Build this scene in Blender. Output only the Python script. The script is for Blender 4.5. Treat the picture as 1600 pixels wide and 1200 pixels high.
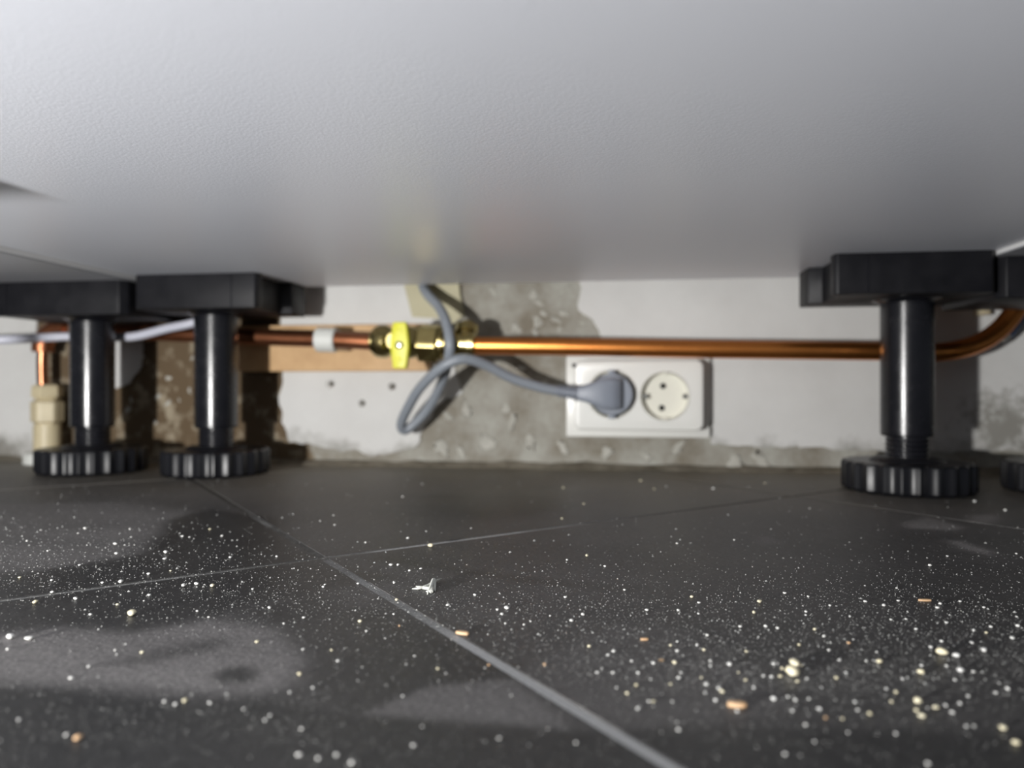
import bpy, bmesh, math, random
import numpy as np
from mathutils import Vector, Matrix, noise

random.seed(7)
rng = np.random.default_rng(11)
scene = bpy.context.scene
for o in list(bpy.data.objects):
    bpy.data.objects.remove(o, do_unlink=True)

# ------------------------------------------------------------------ camera, world, light, exposure
FPX, YAW, CH, CZ = 1150.0, math.radians(8.0), 0.072, 0.155   # focal (px of 1600), yaw, camera height, cabinet underside
WY = 0.630                                                   # back wall plane
cam_d = bpy.data.cameras.new('camera')
cam_d.sensor_width = 36.0
cam_d.lens = FPX / 1600.0 * 36.0
cam_d.clip_start = 0.005
cam_d.dof.use_dof = True
cam_d.dof.focus_distance = 0.270
cam_d.dof.aperture_fstop = 7.6
cam = bpy.data.objects.new('camera', cam_d)
scene.collection.objects.link(cam)
cam.location = (0, 0, CH)
cam.rotation_euler = (math.radians(90), 0, YAW)
scene.camera = cam

world = bpy.data.worlds.new('world')
scene.world = world
world.use_nodes = True
world.node_tree.nodes['Background'].inputs[0].default_value = (0.80, 0.88, 1.0, 1)
world.node_tree.nodes['Background'].inputs[1].default_value = 0.16

torch = bpy.data.lights.new('torch_light', 'POINT')
torch.energy = 22.0
torch.color = (1.0, 0.985, 0.965)
torch.shadow_soft_size = 0.012
torch_o = bpy.data.objects.new('torch_light', torch)
scene.collection.objects.link(torch_o)
torch_o.location = (-0.31, -0.20, 0.040)

scene.view_settings.view_transform = 'Standard'
scene.view_settings.look = 'None'
scene.view_settings.exposure = 0.0
scene.view_settings.gamma = 1.0
scene.view_settings.use_curve_mapping = False

# ------------------------------------------------------------------ measuring helpers (photo pixel -> point of the place)
RV = np.array([math.cos(YAW), math.sin(YAW)])
FV = np.array([-math.sin(YAW), math.cos(YAW)])

def on_y(px, py, Y):
    k = (px - 800) / FPX
    d = Y / (k * RV[1] + FV[1])
    p = k * d * RV + d * FV
    return Vector((p[0], p[1], CH - (py - 600) / FPX * d))

def on_z(px, py, z=0.0):
    d = (CH - z) * FPX / (py - 600)
    k = (px - 800) / FPX
    p = k * d * RV + d * FV
    return Vector((p[0], p[1], z))

def px_size(n, p):
    d = p[0] * FV[0] + p[1] * FV[1]
    return n * d / FPX

# ------------------------------------------------------------------ materials
def mat(name, col, rough=0.5, metal=0.0, spec=0.5, var=0.0, vscale=30.0, col2=None, bump=0.0, bscale=200.0, rvar=0.0):
    m = bpy.data.materials.new(name)
    m.use_nodes = True
    nt = m.node_tree
    b = nt.nodes['Principled BSDF']
    b.inputs['Base Color'].default_value = (*col, 1)
    b.inputs['Roughness'].default_value = rough
    b.inputs['Metallic'].default_value = metal
    b.inputs['Specular IOR Level'].default_value = spec
    tc = nt.nodes.new('ShaderNodeNewGeometry')
    if col2 is not None or rvar:
        n = nt.nodes.new('ShaderNodeTexNoise')
        n.inputs['Scale'].default_value = vscale
        n.inputs['Detail'].default_value = 6
        n.inputs['Roughness'].default_value = 0.62
        nt.links.new(tc.outputs['Position'], n.inputs['Vector'])
        if col2 is not None:
            r = nt.nodes.new('ShaderNodeValToRGB')
            r.color_ramp.elements[0].position = 0.5 - var
            r.color_ramp.elements[1].position = 0.5 + var
            r.color_ramp.elements[0].color = (*col, 1)
            r.color_ramp.elements[1].color = (*col2, 1)
            nt.links.new(n.outputs['Fac'], r.inputs['Fac'])
            nt.links.new(r.outputs['Color'], b.inputs['Base Color'])
        if rvar:
            mr = nt.nodes.new('ShaderNodeMapRange')
            mr.inputs['From Min'].default_value = 0.3
            mr.inputs['From Max'].default_value = 0.7
            mr.inputs['To Min'].default_value = max(0.02, rough - rvar)
            mr.inputs['To Max'].default_value = rough + rvar
            nt.links.new(n.outputs['Fac'], mr.inputs['Value'])
            nt.links.new(mr.outputs['Result'], b.inputs['Roughness'])
    if bump:
        n2 = nt.nodes.new('ShaderNodeTexNoise')
        n2.inputs['Scale'].default_value = bscale
        n2.inputs['Detail'].default_value = 4
        nt.links.new(tc.outputs['Position'], n2.inputs['Vector'])
        bp = nt.nodes.new('ShaderNodeBump')
        bp.inputs['Strength'].default_value = bump
        bp.inputs['Distance'].default_value = 0.001
        nt.links.new(n2.outputs['Fac'], bp.inputs['Height'])
        nt.links.new(bp.outputs['Normal'], b.inputs['Normal'])
    return m

M = {}
M['melamine'] = mat('white_melamine', (0.74, 0.765, 0.83), 0.34, spec=0.5, bump=0.10, bscale=900)
M['melamine_grey'] = mat('grey_melamine', (0.44, 0.45, 0.48), 0.38, spec=0.5, bump=0.10, bscale=900)  # greyer tone for the two neighbouring undersides
M['edge'] = mat('white_edge_band', (0.80, 0.80, 0.80), 0.4)
M['black'] = mat('black_plastic', (0.006, 0.0063, 0.0085), 0.25, spec=0.55, col2=(0.009, 0.009, 0.012), var=0.2, vscale=120, rvar=0.05)
M['black_matt'] = mat('black_mount_plastic', (0.005, 0.0052, 0.007), 0.48, spec=0.26, col2=(0.010, 0.010, 0.0125), var=0.2, vscale=70, rvar=0.06)
M['foot'] = mat('black_foot_plastic', (0.007, 0.0073, 0.0095), 0.36, spec=0.42)
M['copper_dark'] = mat('dark_copper', (0.40, 0.17, 0.09), 0.22, 1.0)  # darker, browner copper for the drop pipe
M['copper'] = mat('copper', (0.86, 0.33, 0.085), 0.33, 1.0, col2=(0.74, 0.26, 0.065), var=0.2, vscale=30)
M['copper_shaded'] = mat('dull_shaded_copper', (0.50, 0.20, 0.10), 0.40, 1.0, col2=(0.36, 0.14, 0.07), var=0.2, vscale=60)  # shade on the left elbow is put into this darker copper
M['brass'] = mat('brass', (0.50, 0.41, 0.18), 0.22, 1.0, col2=(0.40, 0.32, 0.14), var=0.2, vscale=150, rvar=0.04)
M['chrome'] = mat('screw_steel', (0.75, 0.74, 0.70), 0.2, 1.0)
M['yellow'] = mat('yellow_plastic', (0.74, 0.72, 0.04), 0.42)
M['wood'] = mat('batten_wood', (0.52, 0.32, 0.15), 0.6, col2=(0.62, 0.40, 0.20), var=0.15, vscale=40, bump=0.2, bscale=120)
M['cable'] = mat('grey_cable', (0.25, 0.275, 0.31), 0.42)
M['plug'] = mat('grey_plug_plastic', (0.24, 0.265, 0.315), 0.40)
M['lightcable'] = mat('pale_cable', (0.55, 0.56, 0.64), 0.42)
M['socket'] = mat('socket_white', (0.80, 0.80, 0.765), 0.32)
M['socket_in'] = mat('socket_ivory', (0.80, 0.79, 0.70), 0.35)
M['hole'] = mat('hole_black', (0.01, 0.01, 0.01), 0.6)  # near-black; on the pin-hole discs it stands for hole shade
M['clip'] = mat('clip_white', (0.66, 0.67, 0.64), 0.45)
M['cream'] = mat('cream_plastic', (0.62, 0.54, 0.36), 0.45, col2=(0.55, 0.47, 0.30), var=0.2, vscale=90)
M['tape'] = mat('pale_tape', (0.50, 0.465, 0.31), 0.6, col2=(0.43, 0.395, 0.26), var=0.2, vscale=60)
M['blue'] = mat('blue_cable', (0.03, 0.10, 0.26), 0.4)
M['beige'] = mat('beige_plastic', (0.50, 0.44, 0.30), 0.5)
M['plaster'] = mat('white_painted_plaster', (0.60, 0.595, 0.58), 0.75, col2=(0.68, 0.68, 0.665), var=0.2, vscale=14, bump=0.25, bscale=90)
M['lump'] = mat('plaster_crust', (0.34, 0.33, 0.29), 0.8, col2=(0.52, 0.51, 0.46), var=0.2, vscale=120)
M['bead'] = mat('dirty_mortar', (0.10, 0.085, 0.06), 0.85, col2=(0.24, 0.215, 0.17), var=0.16, vscale=55, bump=0.8, bscale=160)
M['crumb_w'] = mat('crumb_white', (0.72, 0.72, 0.70), 0.6, col2=(0.82, 0.81, 0.77), var=0.2, vscale=300)
M['crumb_y'] = mat('crumb_cream', (0.78, 0.70, 0.46), 0.6, col2=(0.82, 0.77, 0.60), var=0.2, vscale=300)
M['crumb_o'] = mat('crumb_tan', (0.62, 0.38, 0.20), 0.6, col2=(0.70, 0.50, 0.32), var=0.2, vscale=300)
M['grain'] = mat('fine_grain', (0.50, 0.50, 0.48), 0.6, col2=(0.22, 0.22, 0.21), var=0.15, vscale=400)
M['lint'] = mat('lint', (0.62, 0.63, 0.58), 0.9)
M['grout'] = mat('grout', (0.42, 0.42, 0.41), 0.9, col2=(0.13, 0.125, 0.115), var=0.10, vscale=8, bump=0.5, bscale=500)

def wall_material():
    m = bpy.data.materials.new('bare_cement_wall')
    m.use_nodes = True
    nt = m.node_tree
    b = nt.nodes['Principled BSDF']
    b.inputs['Roughness'].default_value = 0.85
    g = nt.nodes.new('ShaderNodeNewGeometry')
    sep = nt.nodes.new('ShaderNodeSeparateXYZ')
    nt.links.new(g.outputs['Position'], sep.inputs[0])
    def noi(scale, det=6, rough=0.6):
        n = nt.nodes.new('ShaderNodeTexNoise')
        n.inputs['Scale'].default_value = scale
        n.inputs['Detail'].default_value = det
        n.inputs['Roughness'].default_value = rough
        nt.links.new(g.outputs['Position'], n.inputs['Vector'])
        return n
    n1 = noi(22, 8, 0.68)
    r1 = nt.nodes.new('ShaderNodeValToRGB')
    e = r1.color_ramp.elements
    e[0].position, e[1].position = 0.36, 0.64
    e[0].color = (0.20, 0.175, 0.135, 1)
    e[1].color = (0.40, 0.395, 0.355, 1)
    nt.links.new(n1.outputs['Fac'], r1.inputs['Fac'])
    # brown undercoat with pale spots on the left stretch of the wall
    n2 = noi(60, 3)
    r2 = nt.nodes.new('ShaderNodeValToRGB')
    e = r2.color_ramp.elements
    e[0].position, e[1].position = 0.52, 0.68
    e[0].color = (0.115, 0.078, 0.042, 1)
    e[1].color = (0.33, 0.28, 0.20, 1)
    nt.links.new(n2.outputs['Fac'], r2.inputs['Fac'])
    n3 = noi(25, 3)
    add = nt.nodes.new('ShaderNodeMath'); add.operation = 'MULTIPLY_ADD'
    add.inputs[1].default_value = 0.06
    nt.links.new(n3.outputs['Fac'], add.inputs[0])
    nt.links.new(sep.outputs['X'], add.inputs[2])
    mr = nt.nodes.new('ShaderNodeMapRange')
    mr.inputs['From Min'].default_value = -0.245
    mr.inputs['From Max'].default_value = -0.235
    nt.links.new(add.outputs[0], mr.inputs['Value'])
    mix = nt.nodes.new('ShaderNodeMix'); mix.data_type = 'RGBA'
    nt.links.new(mr.outputs['Result'], mix.inputs[0])
    nt.links.new(r2.outputs['Color'], mix.inputs[6])
    nt.links.new(r1.outputs['Color'], mix.inputs[7])
    nt.links.new(mix.outputs[2], b.inputs['Base Color'])
    bp = nt.nodes.new('ShaderNodeBump')
    bp.inputs['Strength'].default_value = 0.7
    bp.inputs['Distance'].default_value = 0.002
    nb = noi(70, 5)
    nt.links.new(nb.outputs['Fac'], bp.inputs['Height'])
    nt.links.new(bp.outputs['Normal'], b.inputs['Normal'])
    return m
M['wall'] = wall_material()

def plaster_grime():
    """white paint with a ragged damp/grime stain along the skirting line"""
    m = M['plaster']
    nt = m.node_tree
    b = nt.nodes['Principled BSDF']
    src = b.inputs['Base Color'].links[0].from_socket
    g = nt.nodes.new('ShaderNodeNewGeometry')
    sep = nt.nodes.new('ShaderNodeSeparateXYZ')
    nt.links.new(g.outputs['Position'], sep.inputs[0])
    n = nt.nodes.new('ShaderNodeTexNoise')
    n.inputs['Scale'].default_value = 22
    n.inputs['Detail'].default_value = 7
    n.inputs['Roughness'].default_value = 0.68
    nt.links.new(g.outputs['Position'], n.inputs['Vector'])
    ma = nt.nodes.new('ShaderNodeMath'); ma.operation = 'MULTIPLY_ADD'
    ma.inputs[1].default_value = 0.085
    nt.links.new(n.outputs['Fac'], ma.inputs[0])
    inv = nt.nodes.new('ShaderNodeMath'); inv.operation = 'MULTIPLY'
    inv.inputs[1].default_value = -1.0
    nt.links.new(sep.outputs['Z'], inv.inputs[0])
    nt.links.new(inv.outputs[0], ma.inputs[2])
    mr = nt.nodes.new('ShaderNodeMapRange')
    mr.inputs['From Min'].default_value = 0.018
    mr.inputs['From Max'].default_value = 0.038
    mr.inputs['To Max'].default_value = 0.85
    nt.links.new(ma.outputs[0], mr.inputs['Value'])
    mix = nt.nodes.new('ShaderNodeMix'); mix.data_type = 'RGBA'
    nt.links.new(mr.outputs['Result'], mix.inputs[0])
    nt.links.new(src, mix.inputs[6])
    mix.inputs[7].default_value = (0.17, 0.16, 0.135, 1)
    # a mould stain with a ragged outline low on the right
    c = on_y(1565, 662, WY)
    vd = nt.nodes.new('ShaderNodeVectorMath'); vd.operation = 'DISTANCE'
    nt.links.new(g.outputs['Position'], vd.inputs[0])
    vd.inputs[1].default_value = c
    n2 = nt.nodes.new('ShaderNodeTexNoise')
    n2.inputs['Scale'].default_value = 75
    n2.inputs['Detail'].default_value = 7
    n2.inputs['Roughness'].default_value = 0.7
    nt.links.new(g.outputs['Position'], n2.inputs['Vector'])
    m1 = nt.nodes.new('ShaderNodeMath'); m1.operation = 'MULTIPLY_ADD'
    m1.inputs[1].default_value = -9.0
    nt.links.new(vd.outputs['Value'], m1.inputs[0])
    nt.links.new(n2.outputs['Fac'], m1.inputs[2])
    mr2 = nt.nodes.new('ShaderNodeMapRange')
    mr2.inputs['From Min'].default_value = 0.20
    mr2.inputs['From Max'].default_value = 0.42
    mr2.inputs['To Max'].default_value = 0.8
    nt.links.new(m1.outputs[0], mr2.inputs['Value'])
    mixb = nt.nodes.new('ShaderNodeMix'); mixb.data_type = 'RGBA'
    nt.links.new(mr2.outputs['Result'], mixb.inputs[0])
    nt.links.new(mix.outputs[2], mixb.inputs[6])
    mixb.inputs[7].default_value = (0.20, 0.19, 0.16, 1)
    nt.links.new(mixb.outputs[2], b.inputs['Base Color'])
plaster_grime()

def grout_worn():
    """two stretches where the grout has been scraped clean and pale"""
    nt = M['grout'].node_tree
    b = nt.nodes['Principled BSDF']
    src = b.inputs['Base Color'].links[0].from_socket
    g = nt.nodes.new('ShaderNodeNewGeometry')
    for (px, py), rad in (((905, 1104), 0.062), ((715, 846), 0.040)):
        c = on_z(px, py)
        vd = nt.nodes.new('ShaderNodeVectorMath'); vd.operation = 'DISTANCE'
        nt.links.new(g.outputs['Position'], vd.inputs[0])
        vd.inputs[1].default_value = c
        mr = nt.nodes.new('ShaderNodeMapRange')
        mr.inputs['From Min'].default_value = rad * 1.15
        mr.inputs['From Max'].default_value = rad * 0.85
        nt.links.new(vd.outputs['Value'], mr.inputs['Value'])
        mix = nt.nodes.new('ShaderNodeMix'); mix.data_type = 'RGBA'
        nt.links.new(mr.outputs['Result'], mix.inputs[0])
        nt.links.new(src, mix.inputs[6])
        mix.inputs[7].default_value = (0.60, 0.60, 0.59, 1)
        src = mix.outputs[2]
    # dirt trodden into the joints towards the wall
    sep = nt.nodes.new('ShaderNodeSeparateXYZ')
    nt.links.new(g.outputs['Position'], sep.inputs[0])
    mr = nt.nodes.new('ShaderNodeMapRange')
    mr.inputs['From Min'].default_value = 0.36
    mr.inputs['From Max'].default_value = 0.44
    mr.inputs['To Max'].default_value = 0.9
    nt.links.new(sep.outputs['Y'], mr.inputs['Value'])
    mix = nt.nodes.new('ShaderNodeMix'); mix.data_type = 'RGBA'
    nt.links.new(mr.outputs['Result'], mix.inputs[0])
    nt.links.new(src, mix.inputs[6])
    mix.inputs[7].default_value = (0.055, 0.05, 0.042, 1)
    nt.links.new(mix.outputs[2], b.inputs['Base Color'])
grout_worn()

def tile_material():
    m = bpy.data.materials.new('charcoal_tile')
    m.use_nodes = True
    nt = m.node_tree
    b = nt.nodes['Principled BSDF']
    g = nt.nodes.new('ShaderNodeNewGeometry')
    def noi(scale, det=5, rough=0.6):
        n = nt.nodes.new('ShaderNodeTexNoise')
        n.inputs['Scale'].default_value = scale
        n.inputs['Detail'].default_value = det
        n.inputs['Roughness'].default_value = rough
        nt.links.new(g.outputs['Position'], n.inputs['Vector'])
        return n
    base = nt.nodes.new('ShaderNodeValToRGB')
    e = base.color_ramp.elements
    e[0].position, e[1].position = 0.35, 0.65
    e[0].color = (0.027, 0.027, 0.028, 1)
    e[1].color = (0.046, 0.045, 0.044, 1)
    nt.links.new(noi(18).outputs['Fac'], base.inputs['Fac'])
    at = nt.nodes.new('ShaderNodeAttribute')
    at.attribute_name = 'dust'
    fine = nt.nodes.new('ShaderNodeMapRange')
    fine.inputs['From Min'].default_value = 0.36
    fine.inputs['From Max'].default_value = 0.64
    fine.inputs['To Min'].default_value = 0.55
    fine.inputs['To Max'].default_value = 1.30
    nt.links.new(noi(900, 2).outputs['Fac'], fine.inputs['Value'])
    mul = nt.nodes.new('ShaderNodeMath'); mul.operation = 'MULTIPLY'; mul.use_clamp = True
    nt.links.new(at.outputs['Fac'], mul.inputs[0])
    nt.links.new(fine.outputs['Result'], mul.inputs[1])
    mix = nt.nodes.new('ShaderNodeMix'); mix.data_type = 'RGBA'
    nt.links.new(mul.outputs[0], mix.inputs[0])
    nt.links.new(base.outputs['Color'], mix.inputs[6])
    mix.inputs[7].default_value = (0.30, 0.285, 0.28, 1)
    sep = nt.nodes.new('ShaderNodeSeparateXYZ')
    nt.links.new(g.outputs['Position'], sep.inputs[0])
    near = nt.nodes.new('ShaderNodeMapRange')
    near.inputs['From Min'].default_value = 0.40
    near.inputs['From Max'].default_value = 0.62
    near.inputs['To Max'].default_value = 1.5
    nt.links.new(sep.outputs['Y'], near.inputs['Value'])
    dm_ = nt.nodes.new('ShaderNodeMath'); dm_.operation = 'MULTIPLY'; dm_.use_clamp = True
    nt.links.new(near.outputs['Result'], dm_.inputs[0])
    nt.links.new(noi(20, 6, 0.7).outputs['Fac'], dm_.inputs[1])
    mix2 = nt.nodes.new('ShaderNodeMix'); mix2.data_type = 'RGBA'
    nt.links.new(dm_.outputs[0], mix2.inputs[0])
    nt.links.new(mix.outputs[2], mix2.inputs[6])
    mix2.inputs[7].default_value = (0.215, 0.19, 0.145, 1)
    nt.links.new(mix2.outputs[2], b.inputs['Base Color'])
    ro = nt.nodes.new('ShaderNodeMapRange')
    ro.inputs['To Min'].default_value = 0.42
    ro.inputs['To Max'].default_value = 0.85
    nt.links.new(mul.outputs[0], ro.inputs['Value'])
    nt.links.new(ro.outputs['Result'], b.inputs['Roughness'])
    b.inputs['Specular IOR Level'].default_value = 0.35
    bp = nt.nodes.new('ShaderNodeBump')
    bp.inputs['Strength'].default_value = 0.25
    bp.inputs['Distance'].default_value = 0.001
    nt.links.new(noi(220, 4).outputs['Fac'], bp.inputs['Height'])
    nt.links.new(bp.outputs['Normal'], b.inputs['Normal'])
    return m
M['tile'] = tile_material()

# ------------------------------------------------------------------ mesh helpers
ORG = {}
COL = scene.collection

class MB:
    def __init__(s):
        s.v, s.f = [], []
    def add(s, vs, fs):
        n = len(s.v)
        s.v += [Vector(v) for v in vs]
        s.f += [tuple(i + n for i in f) for f in fs]
        return s
    def box(s, a, b):
        (x0, y0, z0), (x1, y1, z1) = a, b
        return s.add([(x0,y0,z0),(x1,y0,z0),(x1,y1,z0),(x0,y1,z0),(x0,y0,z1),(x1,y0,z1),(x1,y1,z1),(x0,y1,z1)],
                     [(3,2,1,0),(4,5,6,7),(0,1,5,4),(1,2,6,5),(2,3,7,6),(3,0,4,7)])
    def lathe(s, p, axis, prof, n=32, rfun=None, up=None):
        """prof: list of (t along axis, radius); closed with caps"""
        axis = Vector(axis).normalized()
        u = Vector(up) if up else (Vector((0,0,1)) if abs(axis.z) < 0.9 else Vector((1,0,0)))
        u = (u - axis * u.dot(axis)).normalized()
        w = axis.cross(u)
        vs, fs = [], []
        for t, r in prof:
            for k in range(n):
                a = 2 * math.pi * k / n
                rr = r * (rfun(a) if rfun else 1)
                vs.append(Vector(p) + axis * t + (u * math.cos(a) + w * math.sin(a)) * rr)
        m = len(prof)
        for j in range(m - 1):
            for k in range(n):
                k2 = (k + 1) % n
                fs.append((j*n+k, j*n+k2, (j+1)*n+k2, (j+1)*n+k))
        fs.append(tuple(range(n - 1, -1, -1)))
        fs.append(tuple((m - 1) * n + k for k in range(n)))
        return s.add(vs, fs)
    def tube(s, pts, r, n=14, sub=8):
        P = catmull(pts, sub)
        rs = r if callable(r) else (lambda t: r)
        vs, fs = [], []
        t0 = (P[1] - P[0]).normalized()
        u = t0.orthogonal().normalized()
        m = len(P)
        for j in range(m):
            t = (P[min(j+1, m-1)] - P[max(j-1, 0)]).normalized()
            u = (u - t * u.dot(t)).normalized()
            w = t.cross(u)
            for k in range(n):
                a = 2 * math.pi * k / n
                vs.append(P[j] + (u * math.cos(a) + w * math.sin(a)) * rs(j / (m - 1)))
        for j in range(m - 1):
            for k in range(n):
                k2 = (k + 1) % n
                fs.append((j*n+k, j*n+k2, (j+1)*n+k2, (j+1)*n+k))
        fs.append(tuple(range(n - 1, -1, -1)))
        fs.append(tuple((m - 1) * n + k for k in range(n)))
        return s.add(vs, fs)
    def prism(s, poly, d):
        """poly: list of 3D points, extruded by vector d"""
        d = Vector(d); n = len(poly)
        vs = [Vector(p) for p in poly] + [Vector(p) + d for p in poly]
        fs = [tuple(range(n - 1, -1, -1)), tuple(range(n, 2 * n))]
        for k in range(n):
            k2 = (k + 1) % n
            fs.append((k, k2, n + k2, n + k))
        return s.add(vs, fs)
    def mesh(s, name, off=Vector((0,0,0)), bevel=0.0, seg=2, smooth=True, angle=38):
        me = bpy.data.meshes.new(name)
        bm = bmesh.new()
        bv = [bm.verts.new(v - off) for v in s.v]
        for f in s.f:
            try: bm.faces.new([bv[i] for i in f])
            except ValueError: pass
        bmesh.ops.recalc_face_normals(bm, faces=bm.faces)
        if bevel:
            es = [e for e in bm.edges if len(e.link_faces) == 2 and e.calc_face_angle(0) > math.radians(30)]
            bmesh.ops.bevel(bm, geom=es, offset=bevel, segments=seg, affect='EDGES', profile=0.5, clamp_overlap=True)
        bm.to_mesh(me); bm.free()
        if smooth:
            me.polygons.foreach_set('use_smooth', [True] * len(me.polygons))
            me.set_sharp_from_angle(angle=math.radians(angle))
        return me
    def build(s, name, m, parent=None, **kw):
        if parent is not None:
            off = ORG[parent.name]
        else:
            lo = Vector((min(v.x for v in s.v), min(v.y for v in s.v), min(v.z for v in s.v)))
            hi = Vector((max(v.x for v in s.v), max(v.y for v in s.v), max(v.z for v in s.v)))
            off = Vector(((lo.x+hi.x)/2, (lo.y+hi.y)/2, lo.z))
        me = s.mesh(name, off, **kw)
        me.materials.append(m)
        o = bpy.data.objects.new(name, me)
        COL.objects.link(o)
        if parent is not None: o.parent = parent
        else: o.location = off
        ORG[o.name] = off
        return o

def catmull(pts, sub):
    P = [Vector(p) for p in pts]
    if len(P) == 2:
        return [P[0].lerp(P[1], i / sub) for i in range(sub + 1)]
    P = [P[0] * 2 - P[1]] + P + [P[-1] * 2 - P[-2]]
    out = []
    for i in range(1, len(P) - 2):
        a, b, c, d = P[i-1], P[i], P[i+1], P[i+2]
        for k in range(sub):
            t = k / sub
            out.append(0.5 * ((2*b) + (c-a)*t + (2*a-5*b+4*c-d)*t*t + (-a+3*b-3*c+d)*t*t*t))
    out.append(P[-2])
    return out

def empty(name, loc):
    o = bpy.data.objects.new(name, None)
    o.empty_display_size = 0.02
    COL.objects.link(o)
    o.location = loc
    ORG[o.name] = Vector(loc)
    return o

def tag(o, label=None, cat=None, group=None, kind=None):
    if label: o['label'] = label
    if cat: o['category'] = cat
    if group: o['group'] = group
    if kind: o['kind'] = kind
    return o

def cut(o, cutters):
    """boolean difference, applied"""
    tmp = []
    for i, c in enumerate(cutters):
        me = c.mesh('cutter', Vector((0,0,0)), smooth=False)
        t = bpy.data.objects.new('cutter', me)
        COL.objects.link(t); tmp.append(t)
        md = o.modifiers.new('cut%d' % i, 'BOOLEAN')
        md.operation = 'DIFFERENCE'; md.solver = 'EXACT'; md.object = t
    bpy.context.view_layer.update()
    dg = bpy.context.evaluated_depsgraph_get()
    me = bpy.data.meshes.new_from_object(o.evaluated_get(dg))
    old = o.data
    o.modifiers.clear()
    o.data = me
    me.polygons.foreach_set('use_smooth', [True] * len(me.polygons))
    me.set_sharp_from_angle(angle=math.radians(38))
    bpy.data.meshes.remove(old)
    for t in tmp:
        bpy.data.objects.remove(t, do_unlink=True)

# ------------------------------------------------------------------ the setting: wall
holes_px = [(518, 600, 8.0), (614, 604, 6.5), (567, 630, 6.0)]
drills = []
for px, py, r in holes_px:
    p = on_y(px, py, WY)
    drills.append(MB().lathe(p + Vector((0, 0.012, 0)), (0, -1, 0), [(0, 0.0012), (0.0115, 0.0018), (0.014, px_size(r, p)), (0.02, px_size(r, p) * 1.2)], 14))
w = MB().box((-1.5, WY, -0.02), (1.5, WY + 0.08, 0.62)).build('wall_back', M['wall'], smooth=False)
tag(w, 'bare cement wall with flaking white plaster behind the cabinets', None, kind='structure')
cut(w, drills)

def patch(outline, thick, jit, sub, seed, cutters=None):
    pts = [on_y(x, y, WY) for x, y in outline]
    out = []
    n = len(pts)
    for i in range(n):
        a, b = pts[i], pts[(i + 1) % n]
        L = (b - a).length
        k = max(1, int(L / sub))
        for j in range(k):
            q = a.lerp(b, j / k)
            v = noise.noise_vector(q * 70 + Vector((seed, 0, 0))) * jit + noise.noise_vector(q * 220 + Vector((seed, 3, 0))) * jit * 0.5
            out.append(Vector((q.x + v.x, WY, max(0.002, q.z + v.z))))
    o = MB().prism(out, (0, -thick, 0)).build('plaster_patch', M['plaster'], w, smooth=False)
    if cutters: cut(o, cutters)
    return o

patch([(905,380),(1750,380),(1750,704),(1360,704),(1110,694),(1104,560),(992,548),(962,533),(936,522),(927,497),(905,482)], 0.0022, 0.0035, 0.004, 1.0)
patch([(438,380),(712,380),(722,470),(700,520),(716,600),(722,614),(690,626),(664,664),(648,698),(585,712),(520,700),(452,690),(440,640)], 0.0022, 0.004, 0.004, 4.0, drills)
patch([(-320,380),(62,380),(58,520),(70,640),(66,722),(-320,728)], 0.0022, 0.002, 0.004, 9.0)
patch([(172,528),(224,530),(228,560),(205,600),(178,604)], 0.0018, 0.003, 0.003, 12.0)
patch([(700,604),(718,600),(724,615),(708,622),(690,618)], 0.0028, 0.003, 0.002, 15.0)

def blob_mesh(name, seed, amp=0.28, sub=2, flat=0.62):
    bm = bmesh.new()
    bmesh.ops.create_icosphere(bm, subdivisions=sub, radius=0.5)
    for v in bm.verts:
        v.co *= 1 + amp * noise.noise(v.co * 3.1 + Vector((seed * 7.3, seed, 0)))
        v.co.z *= flat
    lo = min(v.co.z for v in bm.verts)
    for v in bm.verts: v.co.z -= lo
    me = bpy.data.meshes.new(name)
    bm.to_mesh(me); bm.free()
    me.polygons.foreach_set('use_smooth', [True] * len(me.polygons))
    return me

lumps = [blob_mesh('plaster_lump', s, 1.1) for s in range(5)]
for m_ in lumps: m_.materials.append(M['lump'])
lump_px = [(832,462,14),(842,474,10),(868,500,12),(866,498,7),(884,452,12),(840,505,14),(850,490,9),(880,490,10),(836,520,12),
           (874,516,10),(806,512,16),(910,505,9),(730,640,18),(700,650,14),(800,660,20),(760,690,22),(830,690,18),(690,700,20),
           (720,706,16),(880,700,16),(950,706,18),(1010,712,14),(1060,700,14),(1150,726,30),(1190,722,22),(790,640,14),(815,575,12),
           (850,600,10),(770,455,12),(300,560,8),(262,590,7),(247,620,9),(262,630,7),(280,625,6),(296,610,8),(243,660,8),(200,640,9),(205,625,7)]
for i, (px, py, s) in enumerate(lump_px):
    p = on_y(px, py, WY)
    o = bpy.data.objects.new('plaster_lump', lumps[i % 5])
    COL.objects.link(o)
    o.parent = w
    o.location = Vector((p.x, WY + 0.0004, p.z)) - ORG[w.name]
    k = px_size(s, p)
    o.rotation_euler = (math.radians(90), random.uniform(0, 6.28), 0)
    o.scale = (k * random.uniform(0.9, 1.7), k * random.uniform(0.5, 0.9), k * 0.22)

# ------------------------------------------------------------------ the setting: floor of diagonal tiles
C1 = on_z(505, 872); C2 = on_z(1240, 775)
TDIR = Vector((C2.x - C1.x, C2.y - C1.y, 0)).normalized()
TS = (C2 - C1).length
NDIR = Vector((-TDIR.y, TDIR.x, 0))
fl = MB().box((-1.5, -1.2, -0.03), (1.5, WY, -0.0004)).build('floor', M['grout'], smooth=False)
tag(fl, 'dark tiled floor under the cabinets', None, kind='structure')

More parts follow.
